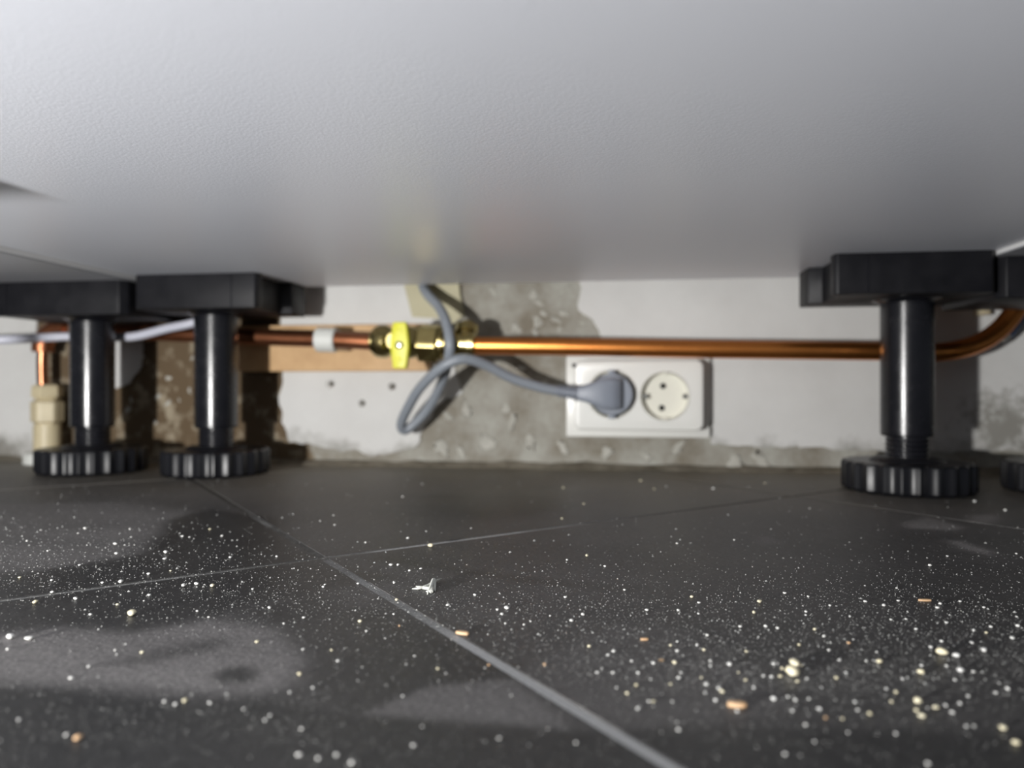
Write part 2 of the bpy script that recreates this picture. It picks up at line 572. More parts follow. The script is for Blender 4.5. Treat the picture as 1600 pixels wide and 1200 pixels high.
def poly_w(pts): return np.array([[p.x, p.y] for p in (on_z(x, y) for x, y in pts)])
def sdf(P, poly):
    n = len(poly)
    d = np.full(len(P), 1e9); inside = np.zeros(len(P), bool)
    for i in range(n):
        a, b = poly[i], poly[(i + 1) % n]
        ab = b - a
        t = np.clip(((P - a) @ ab) / max(ab @ ab, 1e-12), 0, 1)
        q = a + t[:, None] * ab
        d = np.minimum(d, np.hypot(P[:, 0] - q[:, 0], P[:, 1] - q[:, 1]))
        c = ((a[1] > P[:, 1]) != (b[1] > P[:, 1]))
        with np.errstate(divide='ignore', invalid='ignore'):
            xx = (b[0] - a[0]) * (P[:, 1] - a[1]) / (b[1] - a[1] + 1e-15) + a[0]
        inside ^= c & (P[:, 0] < xx)
    return np.where(inside, -d, d)
# dust lying on the tiles, last a darker near band: (outline, amount, softness m, mode)
DUST = [
    ([(-300,905),(60,893),(225,866),(248,836),(275,812),(300,800),(200,784),(-300,790)], 0.58, 0.008, 'max'),
    ([(225,866),(246,838),(270,812),(330,796),(420,806),(470,850),(500,872),(640,905),(600,940),(440,935),(330,962),(200,985),(90,978),(-300,1000),(-300,912),(60,893)], 0.03, 0.0035, 'set'),
    ([(400,948),(520,930),(610,960),(740,1008),(800,1050),(780,1062),(673,1072),(566,1116),(500,1088),(470,1030),(430,984)], 0.05, 0.004, 'set'),
    ([(-300,1010),(0,992),(90,980),(200,992),(330,968),(430,984),(475,1030),(466,1070),(410,1086),(290,1088),(120,1072),(-300,1058)], 0.62, 0.0035, 'max'),
    ([(120,1045),(250,1018),(345,1000),(330,1012),(230,1036)], 0.22, 0.003, 'set'),
    ([(335,1054),(350,1044),(385,1041),(405,1050),(398,1064),(365,1070),(342,1066)], 0.06, 0.0016, 'set'),
    ([(566,1116),(673,1072),(780,1062),(800,1062),(900,1141),(760,1130)], 0.44, 0.0010, 'max'),
    ([(808,1052),(890,1012),(960,975),(1080,985),(1250,1110),(1000,1140),(930,1138)], 0.26, 0.0018, 'max'),
    ([(520,925),(600,905),(660,900),(640,925),(560,945)], 0.30, 0.006, 'max'),
    ([(640,925),(760,908),(860,900),(900,925),(760,965),(660,960)], 0.24, 0.010, 'max'),
    ([(600,872),(700,885),(860,905),(1000,918),(980,925),(840,912),(690,892)], 0.02, 0.003, 'set'),
    ([(1515,806),(1550,803),(1568,810),(1545,817),(1520,815)], 0.95, 0.003, 'max'),
    ([(1410,820),(1450,808),(1480,818),(1510,824),(1500,830),(1420,826)], 0.85, 0.003, 'max'),
    ([(1480,845),(1500,846),(1560,862),(1550,870),(1500,858)], 0.95, 0.003, 'max'),
    ([(1185,838),(1205,840),(1215,848),(1190,850)], 0.6, 0.004, 'max'),
    ([(640,790),(700,765),(890,762),(895,795),(760,812)], 0.0, 0.008, 'set'),
    ([(-300,1066),(120,1080),(300,1096),(420,1092),(566,1120),(760,1136),(900,1146),(1100,1142),(1700,1140),(1900,1300),(-500,1300)], 0.02, 0.0022, 'set'),  # darker band along the near edge of the floor
]
DUST = [(poly_w(a), b, c, d) for a, b, c, d in DUST]
def vnoise(P, s, seed):
    return np.array([noise.noise(Vector((x * s, y * s, seed))) for x, y in P])
def dust_at(P):
    # streaky base film, then the patches
    st = (P @ np.array([TDIR.x, TDIR.y])); sn = (P @ np.array([NDIR.x, NDIR.y]))
    A = np.stack([P[:, 0] * 0.35, P[:, 1]], 1)
    n1 = vnoise(A, 14, 2.0); n2 = vnoise(A, 45, 5.0)
    base = np.clip(0.15 + 0.12 * n1 + 0.06 * n2, 0.02, 0.6)
    base = base + np.clip((P[:, 1] - 0.30) / 0.2, 0, 1) * 0.17
    for poly, val, soft, mode in DUST:
        d = sdf(P, poly) + 0.004 * n2 * (soft > 0.002)
        k = 1 / (1 + np.exp(np.clip(d / (soft * 0.5), -40, 40)))
        if mode == 'max': base = base + k * np.maximum(val * (1 + 0.25 * n2) - base, 0)
        else: base = base * (1 - k) + val * k
    return base

GW = 0.0036
def tile(i, j):
    o0 = Vector((C1.x, C1.y, 0)) + TDIR * (i * TS) + NDIR * (j * TS)
    ctr = o0 + (TDIR + NDIR) * TS * 0.5
    dcam = ctr.x * FV[0] + ctr.y * FV[1]; lat = ctr.x * RV[0] + ctr.y * RV[1]
    if abs(lat) > 1.15 or ctr.y < -0.85: return
    seen = False
    for a in np.linspace(0, 1, 9):
        for b in np.linspace(0, 1, 9):
            q = o0 + TDIR * (TS * a) + NDIR * (TS * b)
            dq = q.x * FV[0] + q.y * FV[1]; lq = q.x * RV[0] + q.y * RV[1]
            if dq > 0.12 and abs(lq) < dq * 0.76 and q.y < WY: seen = True
    lo, hi = GW / 2, TS - GW / 2
    n = 170 if seen else 2
    g = [lo + (hi - lo) * k / n for k in range(n + 1)]
    bm = bmesh.new()
    grid = [[bm.verts.new(o0 + TDIR * a + NDIR * b) for a in g] for b in g]
    for b in range(n):
        for a in range(n):
            bm.faces.new((grid[b][a], grid[b][a+1], grid[b+1][a+1], grid[b+1][a]))
    be = [e for e in bm.edges if len(e.link_faces) == 1]
    r = bmesh.ops.extrude_edge_only(bm, edges=be)
    for v in [x for x in r['geom'] if isinstance(x, bmesh.types.BMVert)]:
        v.co.z = -0.006
        dv = v.co - ctr; v.co += Vector((dv.x, dv.y, 0)) * (0.0005 / TS)
    bmesh.ops.bisect_plane(bm, geom=bm.verts[:] + bm.edges[:] + bm.faces[:], plane_co=(0, WY - 0.0015, 0), plane_no=(0, 1, 0), clear_outer=True)
    if not bm.verts:
        bm.free(); return
    off = ORG[fl.name]
    for v in bm.verts: v.co -= off
    me = bpy.data.meshes.new('tile')
    bm.to_mesh(me); bm.free()
    me.materials.append(M['tile'])
    P = np.empty(len(me.vertices) * 3)
    me.vertices.foreach_get('co', P)
    P = P.reshape(-1, 3)[:, :2] + np.array([off.x, off.y])
    att = me.attributes.new('dust', 'FLOAT', 'POINT')
    att.data.foreach_set('value', dust_at(P).astype(np.float32))
    me.polygons.foreach_set('use_smooth', [True] * len(me.polygons))
    me.set_sharp_from_angle(angle=math.radians(40))
    o = bpy.data.objects.new('tile', me)
    COL.objects.link(o)
    o.parent = fl
for i in range(-5, 5):
    for j in range(-5, 5):
        tile(i, j)

# dirty mortar bead in the corner between wall and floor
mb = MB()
N = 150
vs, fs = [], []
for k in range(N):
    x = -0.75 + 1.5 * k / (N - 1)
    h = 0.0045 + 0.003 * noise.noise(Vector((x * 18, 0, 1))) + 0.002 * noise.noise(Vector((x * 60, 2, 1)))
    dpt = 0.010 + 0.006 * noise.noise(Vector((x * 14, 5, 1))) + 0.003 * noise.noise(Vector((x * 70, 7, 1)))
    prof = [(WY - dpt, 0.0), (WY - dpt * 0.75, h * 0.35), (WY - dpt * 0.35, h * 0.75), (WY - 0.0008, h), (WY - 0.0008, 0.0)]
    vs += [(x, a, max(b, 0.0)) for a, b in prof]
for k in range(N - 1):
    for q in range(5):
        q2 = (q + 1) % 5
        fs.append((k*5+q, k*5+q2, (k+1)*5+q2, (k+1)*5+q))
fs.append((0,1,2,3,4)); fs.append(tuple((N-1)*5+q for q in (4,3,2,1,0)))
mb.add(vs, fs)
tag(mb.build('trim_1', M['bead']), 'ragged dirty mortar bead along the foot of the wall', None, kind='structure')

# ------------------------------------------------------------------ cabinets and their adjustable legs
XL, XR = -0.366, 0.235           # seams of the middle cabinet
CB, CF = 0.598, 0.035            # back and front of the cabinets
def make_leg(cab, ax, ay, edge_side, ztop, x_in, x_out, turn=0.0, slot=False):
    """edge_side: +1 when the cabinet seam lies on the +X side. leg > mount, stem, foot"""
    r = 0.0167
    zb = ztop - 0.0262
    t = MB().lathe((ax, ay, 0.0368), (0,0,1), [(0, r*0.93), (0.0012, r*0.985), (0.01, r*0.99), (zb - 0.0368 - 0.002, r), (zb - 0.0368 + 0.001, r)], 48)
    leg = t.build('leg', M['black'], cab, angle=30)
    # mounting plate with a notch in its inner side and a chamfer at its outer side
    y0, y1 = ay - 0.042, ay + 0.041
    s = edge_side
    xi, xo = x_in, x_out
    outl = [(xo - s*0.004, y0), (xo, y0 + 0.006), (xo, y1), (xi, y1), (xi, y1 - 0.026), (xi + s*0.009, y1 - 0.028),
            (xi + s*0.009, y0 + 0.012), (xi + s*0.002, y0 + 0.010), (xi + s*0.002, y0 + 0.0015), (xi + s*0.004, y0)]
    mm = MB().prism([(x, y, zb) for x, y in outl], (0, 0, 0.0262 - 0.0003))
    mt = mm.build('mounting_plate', M['black_matt'], leg, bevel=0.0006, seg=2, angle=30)
    xr = xi + s * 0.021
    MB().box((min(xr, xr + s*0.0012), y0 - 0.0005, zb + 0.0005), (max(xr, xr + s*0.0012), y0 + 0.001, ztop - 0.001)).build('mould_seam', M['black'], leg, smooth=False)
    MB().lathe((ax, ay, zb - 0.0022), (0,0,1), [(0, r*1.04), (0.0006, r*1.12), (0.0022, r*1.30)], 48).build('collar', M['black'], leg, angle=30)
    # threaded stem
    pr = []
    z = 0.0
    while z < 0.0145:
        pr += [(z, 0.0128), (z + 0.0011, 0.0137), (z + 0.0016, 0.0137), (z + 0.0026, 0.0128)]
        z += 0.0031
    pr = [(-0.001, 0.0135)] + pr + [(0.0175, 0.0135)]
    MB().lathe((ax, ay, 0.0206), (0,0,1), pr, 40).build('threaded_stem', M['black'], leg, angle=60)
    # fluted foot
    n, R = 24, 0.0415
    def rf(a):
        f = 1 - 0.045 * abs(math.sin(n * (a + turn) / 2)) ** 1.3
        if slot and abs(((a - slot + math.pi) % (2*math.pi)) - math.pi) < 0.05: f -= 0.06
        return f
    fm = MB().lathe((ax, ay, 0.0), (0,0,1), [(0.0, R*0.93), (0.0012, R*0.975), (0.0025, R), (0.0175, R), (0.0190, R*0.985), (0.0198, R*0.955)], 24*12, rfun=rf, up=(1,0,0))
    fm.build('foot', M['foot'], leg, angle=24)
    MB().lathe((ax, ay, 0.0196), (0,0,1), [(0, 0.024), (0.0022, 0.0215), (0.0030, 0.020)], 40).build('foot_hub', M['black_matt'], leg, angle=30)
    return leg

def make_cabinet(x0, x1, zb, label, pm='melamine'):
    c = empty('base_cabinet', ((x0 + x1) / 2, (CB + CF) / 2, 0))
    e = 0.0006
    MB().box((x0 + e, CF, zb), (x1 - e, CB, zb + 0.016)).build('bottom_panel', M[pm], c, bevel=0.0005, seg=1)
    for a in (x0 + e, x1 - e - 0.016):
        MB().box((a, CF, zb + 0.0161), (a + 0.016, CB, 0.60)).build('side_panel', M['melamine'], c, smooth=False)
    MB().box((x0 + 0.018, CB - 0.012, zb + 0.0161), (x1 - 0.018, CB - 0.004, 0.60)).build('back_panel', M['melamine'], c, smooth=False)
    for a in (x0 + e, x1 - e - 0.0008):
        MB().box((a - 0.0002, CF + 0.001, zb + 0.0008), (a + 0.0010, CB - 0.001, zb + 0.0155)).build('edge_band', M['edge'], c, smooth=False)
    tag(c, label, 'cabinet', 'kitchen base cabinets side by side')
    return c
ZL, ZR = CZ - 0.0038, CZ - 0.003
cm = make_cabinet(XL, XR, CZ, 'white cabinet whose broad underside fills the top of the picture, between the two seams')
cl = make_cabinet(XL - 0.6, XL, ZL, 'white cabinet beyond the seam at the left, its greyer underside hanging slightly lower', 'melamine_grey')
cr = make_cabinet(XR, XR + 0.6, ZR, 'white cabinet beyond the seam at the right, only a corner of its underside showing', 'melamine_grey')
l1 = make_leg(cm, -0.319, 0.555, -1, CZ, -0.2614, XL + 0.002, 0.05)
l2 = make_leg(cm, 0.196, 0.532, 1, CZ, 0.1356, XR - 0.001, 0.16, slot=math.radians(-96))
l3 = make_leg(cl, -0.427, 0.553, 1, ZL, -0.490, XL - 0.003, 0.1)
l4 = make_leg(cr, 0.303, 0.538, -1, ZR, 0.366, XR + 0.002, 0.0)
tag(l1, 'black adjustable leg left of the yellow valve'); tag(l2, 'black adjustable leg right of the wall socket')
tag(l3, 'black adjustable leg nearest the left edge'); tag(l4, 'black adjustable leg cut off by the right edge')
MB().prism([(x, y, CZ - 0.0262) for x, y in ((XL + 0.002, 0.097), (-0.262, 0.097), (-0.262, 0.180), (XL + 0.002, 0.180))], (0, 0, 0.0259)).build('added_shadow_plate', M['black_matt'], cm, bevel=0.001)  # unseen plate added to cast the dark wedge on the underside

# ------------------------------------------------------------------ copper gas pipe with valve
PY = 0.580
PR = 0.0070
def pp(px, py, Y=PY): return on_y(px, py, Y)
pa, pb = pp(738, 540), pp(1390, 549)
pipe = empty('copper_pipe', pp(1000, 543).to_tuple())
b0 = pp(1400, 549.5)
MB().tube([pa, pp(900, 542), pp(1100, 545.5), pb, b0, pp(1455, 551), pp(1498, 546, 0.584), pp(1535, 533, 0.591), pp(1566, 510, 0.595), pp(1590, 478, 0.597), on_y(1600, 452, 0.602), on_y(1602, 436, 0.612), on_y(1602, 430, PY + 0.047)], PR, 24, 10).build('pipe_run', M['copper'], pipe)
LY = 0.606
lp = [pp(590, 535), pp(520, 531, 0.583), pp(430, 528, 0.590), pp(300, 523, 0.598), pp(200, 519, LY), pp(115, 515, LY)]
MB().tube(lp + [pp(92, 516, LY), pp(76, 524, LY), pp(67, 540, LY), pp(67, 546, LY)], PR * 0.97, 20, 10).build('pipe_run', M['copper_shaded'], pipe)
MB().tube([pp(67, 540, LY), pp(66, 570, LY), pp(67, 604, LY)], PR * 0.66, 20, 10).build('drop_pipe', M['copper_dark'], pipe)
MB().tube([pp(108, 514, LY), pp(90, 516, LY), pp(75, 524, LY), pp(67.5, 538, LY), pp(67, 550, LY)], PR * 1.28, 20, 10).build('elbow', M['copper_shaded'], pipe)
tag(pipe, 'copper pipe running along the wall behind the legs, bending up at the right', 'pipe')

ax_d = (pp(800, 541) - pp(500, 530)).normalized()
vroot = empty('gas_valve', pp(640, 540).to_tuple())
def along(px): 
    t = (px - 520) / (800 - 520)
    return pp(px, 531 + t * (541 - 531))
def hexf(n=6, ph=0.0):
    return lambda a: math.cos(math.pi / n) / math.cos(((a + ph) % (2 * math.pi / n)) - math.pi / n)
def seg_l(px0, px1): return (along(px1) - along(px0)).length
L = seg_l(580, 612)
MB().lathe(along(580), ax_d, [(0, 0.0078), (0.001, 0.0092), (0.003, 0.0092), (0.0035, 0.0118), (0.007, 0.0136), (L*0.75, 0.0136), (L, 0.0112)], 36).build('coupling', M['brass'], vroot, angle=28)
L = seg_l(610, 656)
MB().lathe(along(610), ax_d, [(0, 0.0105), (0.002, 0.0118), (L*0.35, 0.0136), (L*0.65, 0.0136), (L*0.9, 0.0118), (L, 0.0105)], 32).build('valve_body', M['brass'], vroot)
L = seg_l(655, 687)
MB().lathe(along(655), ax_d, [(0, 0.0145), (0.0012, 0.0160), (L - 0.0012, 0.0160), (L, 0.0145)], 48, rfun=hexf(6, 0.30)).build('union_nut', M['brass'], vroot, angle=25)
L = seg_l(686, 706)
MB().lathe(along(686), ax_d, [(0, 0.0120), (0.0015, 0.0132), (0.004, 0.0132), (0.005, 0.0102), (L - 0.003, 0.0102), (L, 0.0116)], 32).build('reducer', M['brass'], vroot, angle=28)
L = seg_l(704, 744)
MB().lathe(along(704), ax_d, [(0, 0.0098), (0.001, 0.0112), (0.005, 0.0112), (0.006, 0.0094), (L - 0.008, 0.0094), (L - 0.007, 0.0112), (L - 0.001, 0.0112), (L, 0.0085)], 32).build('tee', M['brass'], vroot, angle=28)
MB().lathe(along(726), (0.05, 0.42, 0.9), [(0, 0.0075), (0.010, 0.0075), (0.0105, 0.0092), (0.0165, 0.0092), (0.0175, 0.006), (0.020, 0.005)], 28).build('test_nipple', M['brass'], vroot, angle=28)
hc = along(627)
MB().lathe(hc, (0, -1, 0), [(0, 0.0085), (0.014, 0.0085), (0.0145, 0.0062), (0.0215, 0.0062)], 28).build('valve_stem', M['brass'], vroot, angle=28)
hy = hc.y - 0.0205
cx_, cz_ = on_y(627.5, 540, hy).x, on_y(627.5, 540, hy).z
sx = px_size(14.8, on_y(627, 540, hy)); sz = px_size(36, on_y(627, 540, hy))
ol = [(0.66, 1.0), (0.74, 0.92), (0.97, 0.22), (1.0, 0.0), (0.97, -0.22), (0.74, -0.92), (0.66, -1.0)]
ol = ol + [(-x, z) for x, z in reversed(ol)]
hd = MB().prism([(cx_ + x * sx, hy, cz_ + z * sz) for x, z in ol], (0, -0.0062, 0)).build('lever_handle', M['yellow'], vroot, bevel=0.0011, seg=3)
for q in (-0.62, 0.62):
    MB().lathe((cx_, hy - 0.0058, cz_ + q * sz), (0, -1, 0), [(0, 0.0022), (0.0007, 0.0022), (0.0009, 0.0016)], 16).build('raised_dot', M['yellow'], hd)
MB().lathe((cx_, hy - 0.0056, cz_), (0, -1, 0), [(0, 0.0031), (0.0016, 0.0030), (0.0022, 0.0022), (0.0025, 0.0012)], 20).build('screw', M['chrome'], hd)
tag(vroot, 'brass gas valve with a yellow lever handle on the copper pipe', 'valve')

ck = pp(511, 531, 0.5836)
clip = MB()
clip.lathe(ck - ax_d * 0.0085, ax_d, [(0, 0.0092), (0.001, 0.0102), (0.016, 0.0102), (0.017, 0.0092)], 28)
clip.box((ck.x - 0.008, ck.y + 0.004, ck.z - 0.0075), (ck.x + 0.008, 0.6128, ck.z + 0.0075))
tag(clip.build('pipe_clip', M['clip'], angle=30), 'white plastic clip holding the pipe to the wooden batten', 'pipe clip')

# wooden batten on the wall behind the valve
bz0, bz1 = on_y(560, 580, 0.613).z, on_y(560, 507, 0.613).z
bx0, bx1 = on_y(372, 540, 0.613).x, on_y(667, 540, 0.613).x
tag(MB().box((bx0, 0.613, bz0), (bx1, WY - 0.0022, bz1)).build('wooden_batten', M['wood'], bevel=0.0007, seg=1), 'light brown wooden batten on the wall behind the yellow valve', 'batten')

# pale tape stuck on the wall above the valve
tp = [(628,432),(716,432),(719,462),(726,492),(708,506),(690,498),(644,495)]
mbt = MB()
tb = [on_y(x, y, WY - 0.0045) for x, y in tp]
mbt.prism(tb, (0, 0.0012, 0))
mbt.box((on_y(640, 440, WY).x, WY - 0.0036, on_y(640, 470, WY).z), (on_y(705, 440, WY).x, WY - 0.0021, on_y(640, 440, WY).z + 0.012))
tag(mbt.build('paper_tag', M['tape'], smooth=False), 'pale yellow paper tag on the wall above the brass valve', 'tag')

# ------------------------------------------------------------------ wall socket, plug and cable
SF = WY - 0.026         # front plane of the cover
def rrect(x0, x1, z0, z1, r, y, n=6):
    out = []
    for cx, cz, a0 in ((x1 - r, z1 - r, 0), (x0 + r, z1 - r, 90), (x0 + r, z0 + r, 180), (x1 - r, z0 + r, 270)):
        for k in range(n + 1):
            a = math.radians(a0 + 90 * k / n)
            out.append((cx + r * math.cos(a), y, cz + r * math.sin(a)))
    return out
s_x0, s_x1 = on_y(885, 620, WY - 0.008).x, on_y(1109, 620, WY - 0.008).x
s_z0, s_z1 = on_y(1000, 683, WY - 0.008).z, on_y(1000, 556, WY - 0.008).z
sock = empty('wall_socket', ((s_x0 + s_x1) / 2, WY, s_z0))
base = MB().prism(rrect(s_x0, s_x1, s_z0, s_z1, 0.0012, WY - 0.0024, 2), (0, -0.0066, 0)).build('base_plate', M['socket'], sock, bevel=0.0008, seg=2)
k_x0, k_x1 = on_y(897, 620, SF).x, on_y(1100, 620, SF).x
k_z0, k_z1 = on_y(1000, 673, SF).z, on_y(1000, 562, SF).z
cov = MB().prism(rrect(k_x0, k_x1, k_z0, k_z1, 0.0065, WY - 0.0088, 7), (0, SF - (WY - 0.0088), 0)).build('cover', M['socket'], sock, bevel=0.0022, seg=3, angle=50)
ic1, ic2 = on_y(956, 616, SF), on_y(1039, 619, SF)
IR = px_size(38.5, ic2)
def offset_cut(c, off):
    c.v = [v - off for v in c.v]; return c
o_ = ORG[sock.name]
def cyl_cut(p, r, y0, y1):
    # cutters are read in world space
    return MB().lathe((p.x, y0, p.z), (0, -1, 0), [(0, r), (y0 - y1, r)], 48)
cut(cov, [cyl_cut(ic1, IR, WY - 0.0085, SF - 0.01), cyl_cut(ic2, IR, WY - 0.0085, SF - 0.01)])
# screw near the top left corner of the base
sp = on_y(898, 569, WY - 0.009)
MB().lathe((on_y(897, 571, SF).x, SF + 0.0004, on_y(897, 571, SF).z), (0, -1, 0), [(0, 0.0018), (0.0006, 0.0018), (0.0008, 0.0012)], 14).build('screw', M['hole'], cov)
def insert(p, name):
    yb = WY - 0.0092
    yf0 = SF + 0.0075
    r = IR * 0.985
    # ring
    vs, fs = [], []
    n = 48
    prof = [(yb, r), (SF + 0.0003, r), (SF - 0.0006, r * 0.985), (SF - 0.0004, r * 0.955), (yf0 + 0.0008, r * 0.925)]
    m = MB()
    for y, rr in prof:
        for k in range(n):
            a = 2 * math.pi * k / n
            vs.append((p.x + rr * math.cos(a), y, p.z + rr * math.sin(a)))
    for j in range(len(prof) - 1):
        for k in range(n):
            k2 = (k + 1) % n
            fs.append((j*n+k, j*n+k2, (j+1)*n+k2, (j+1)*n+k))
    m.add(vs, fs)
    ring = m.build('socket_ring', M['socket_in'], sock, angle=30)
    fc = MB().lathe((p.x, yb, p.z), (0, -1, 0), [(0, r * 0.93), (yb - yf0, r * 0.93)], 48).build('socket_face', M['socket_in'], ring, angle=30)
    return ring, fc
r1, f1 = insert(ic1, 'a')
r2, f2 = insert(ic2, 'b')
h1, h2 = on_y(1036.5, 603, SF + 0.0075), on_y(1034.5, 637.5, SF + 0.0075)
cut(f2, [cyl_cut(h, 0.0026, SF + 0.0125, SF) for h in (h1, h2)])
for h in (h1, h2):
    MB().lathe((h.x, SF + 0.0130, h.z), (0, -1, 0), [(0, 0.00237), (0.0012, 0.00237)], 16).build('hole_shade_disc', M['hole'], f2)  # dark disc paints the shade at the bottom of each hole
for px, s in ((1008, 1), (1071, -1)):
    q = on_y(px, 619.5, SF)
    MB().box((q.x - 0.0022, SF + 0.0005, q.z - 0.002), (q.x + 0.0022, SF + 0.0085, q.z + 0.002)).build('earth_contact', M['chrome'], r2, bevel=0.0005, seg=1)
for pz in (1, -1):
    MB().box((ic2.x - 0.002, SF + 0.0002, ic2.z + pz * IR * 0.93 - 0.0012), (ic2.x + 0.002, SF + 0.006, ic2.z + pz * IR * 0.93 + 0.0012)).build('key_rib', M['socket_in'], r2, bevel=0.0003, seg=1)
tag(sock, 'white double wall socket under the copper pipe, plug in its left outlet', 'socket')

PF = SF - 0.004
plug = empty('power_plug', (ic1.x, SF, ic1.z))
pr_ = px_size(33, ic1)
MB().lathe((ic1.x, SF + 0.0055, ic1.z), (0, -1, 0), [(0, pr_ * 0.97), (0.0055, pr_ * 0.97), (0.0060, pr_), (0.0135, pr_ * 0.985), (0.0150, pr_ * 0.93)], 48).build('plug_disc', M['plug'], plug, angle=30)
# grip knobs above and below
for q in (1, -1):
    MB().box((ic1.x - 0.0030, SF - 0.0080, ic1.z + q * pr_ * 1.02 - 0.0021), (ic1.x + 0.0030, SF - 0.0012, ic1.z + q * pr_ * 1.02 + 0.0021)).build('grip_rib', M['plug'], plug, bevel=0.0007, seg=2)
# angled body: lofted from a broad end over the disc to the neck
yf = SF - 0.0085
sections = [(972, 25.5, 0.0010, 0.0060), (968, 27, 0.0010, 0.0098), (955, 27.5, 0.0010, 0.0125), (940, 26, 0.0008, 0.0130), (925, 19, 0.0004, 0.0130), (914, 14.5, 0.0002, 0.0125), (904, 12.5, 0.0002, 0.0120)]
vs, fs = [], []
nn = 20
for px, hw, yb_, th in sections:
    c = on_y(px, 615 + (956 - px) * -0.01, yf)
    hwm = px_size(hw, c)
    for k in range(nn):
        a = 2 * math.pi * k / nn
        ca, sa = math.cos(a), math.sin(a)
        e = 0.5
        x_ = math.copysign(abs(ca) ** e, ca); z_ = math.copysign(abs(sa) ** e, sa)
        vs.append((c.x, yf + 0.001 - th / 2 + x_ * th / 2, c.z + z_ * hwm * 0.92))
for j in range(len(sections) - 1):
    for k in range(nn):
        k2 = (k + 1) % nn
        fs.append((j*nn+k, j*nn+k2, (j+1)*nn+k2, (j+1)*nn+k))
fs.append(tuple(range(nn))); fs.append(tuple((len(sections)-1)*nn + k for k in range(nn)))
MB().add(vs, fs).build('plug_body', M['plug'], plug, angle=50)
na, nb = on_y(908, 615.5, yf - 0.005), on_y(866, 610, yf - 0.005)
Ls = (nb - na).length
prf = [(0, 0.0056)]
k = 0
for q in range(6):
    a = 0.002 + q * (Ls - 0.004) / 6; st = (Ls - 0.004) / 6
    r = 0.0062 - 0.0010 * q / 5
    prf += [(a, r - 0.0016), (a + st * 0.12, r + 0.0003), (a + st * 0.52, r + 0.0003), (a + st * 0.66, r - 0.0016)]
prf += [(Ls, 0.0043)]
MB().lathe(na, (nb - na), prf, 24).build('strain_relief', M['plug'], plug, angle=25)
cyv = [(868,610.3,yf-0.005),(840,604,yf-0.008),(800,591,yf-0.014),(765,573,yf-0.023),(735,562,yf-0.032),(712,563,yf-0.036),(685,578,yf-0.034),
       (655,608,yf-0.020),(636,640,yf-0.006),(627,662,yf+0.004),(632,672,yf+0.009),(650,660,yf+0.010),(672,634,yf+0.006),(690,598,yf-0.008),(700,565,yf-0.024),(703,538,yf-0.032),
       (698,506,yf-0.024),(686,480,yf-0.008),(668,460,yf+0.006)]
cpts = [on_y(a, b, c) for a, b, c in cyv]
cpts += [Vector((cpts[-1].x - 0.007, CB + 0.0125, CZ + 0.004)), Vector((cpts[-1].x - 0.012, CB + 0.0125, CZ + 0.04)), Vector((cpts[-1].x - 0.014, CB + 0.0125, CZ + 0.10))]
MB().tube(cpts, 0.0041, 18, 10).build('cord', M['cable'], plug)
tag(plug, 'grey angled mains plug in the socket, its grey cord looped and rising behind the cabinet', 'plug')

# ------------------------------------------------------------------ pale cable at the left
cab_pts = [(-160,536,0.520),(0,531,0.530),(60,528,0.560),(100,526,0.572),(140,526,0.579),(180,527,0.5785),(214,525,0.577),(262,513,0.577),(300,505,0.578),(340,492,0.590),(372,470,0.610)]
q = [on_y(a, b, c) for a, b, c in cab_pts]
q += [Vector((q[-1].x + 0.006, CB + 0.014, CZ + 0.01)), Vector((q[-1].x + 0.008, CB + 0.014, CZ + 0.08))]
tag(MB().tube(q, 0.0037, 16, 10).build('pale_cable', M['lightcable']), 'pale grey cable running behind the two left legs', 'cable')

# ------------------------------------------------------------------ cream compression fitting on the left down-pipe
fx = pp(74, 650, LY)
fit = empty('pipe_fitting', (fx.x, LY, 0.0))
def zat(py): return pp(74, py, LY).z
def vert(y0p, y1p, prof, name, **kw):
    z0, z1 = zat(y1p), zat(y0p)
    MB().lathe((fx.x, LY, z0), (0, 0, 1), [(t * (z1 - z0), r) for t, r in prof], 36, **kw).build(name, M['cream'], fit, angle=28)
vert(601, 624, [(0, 0.0096), (0.08, 0.0098), (0.16, 0.0128), (0.85, 0.0126), (1, 0.0105)], 'top_nut', rfun=hexf(6, 0.2))
vert(624, 663, [(0, 0.0104), (0.06, 0.0106), (0.13, 0.0138), (0.88, 0.0140), (1, 0.0100)], 'main_nut', rfun=hexf(6, 0.45))
vert(663, 706, [(0, 0.0112), (1, 0.0112)], 'body')
z1 = zat(706)
MB().lathe((fx.x, LY, 0), (0,0,1), [(0, 0.019), (z1 * 0.8, 0.019), (z1, 0.0172)], 36).build('floor_flange', M['clip'], fit, angle=28)
tag(fit, 'cream plastic pipe fitting standing on the floor at the far left', 'pipe fitting')

# ------------------------------------------------------------------ bits at the right edge
bl = [on_y(1574,522,0.606), on_y(1586,509,0.607), on_y(1598,490,0.609), on_y(1608,468,0.613), on_y(1611,450,0.620), on_y(1611,444,0.6285)]
bc = empty('blue_cable', bl[0].to_tuple())
MB().tube(bl, 0.0036, 14, 8).build('sheath', M['blue'], bc)
MB().tube([on_y(1564,530,0.605), on_y(1575,521,0.606)], 0.0034, 12, 4).build('bare_end', M['clip'], bc)
tag(bc, 'blue cable with a pale end beside the pipe bend at the right', 'cable')
d0, d1 = on_y(1530, 492, WY - 0.012), on_y(1547, 440, WY - 0.012)
dm = MB().box((d0.x, WY - 0.014, d0.z), (d1.x, WY - 0.0021, 0.19))
dm.box((d0.x + 0.0015, WY - 0.0152, d0.z + 0.001), (d1.x - 0.0015, WY - 0.014, 0.19))
tag(dm.build('cable_duct', M['beige'], bevel=0.0006, seg=1), 'short beige cable duct end on the wall above the pipe bend', 'cable duct')

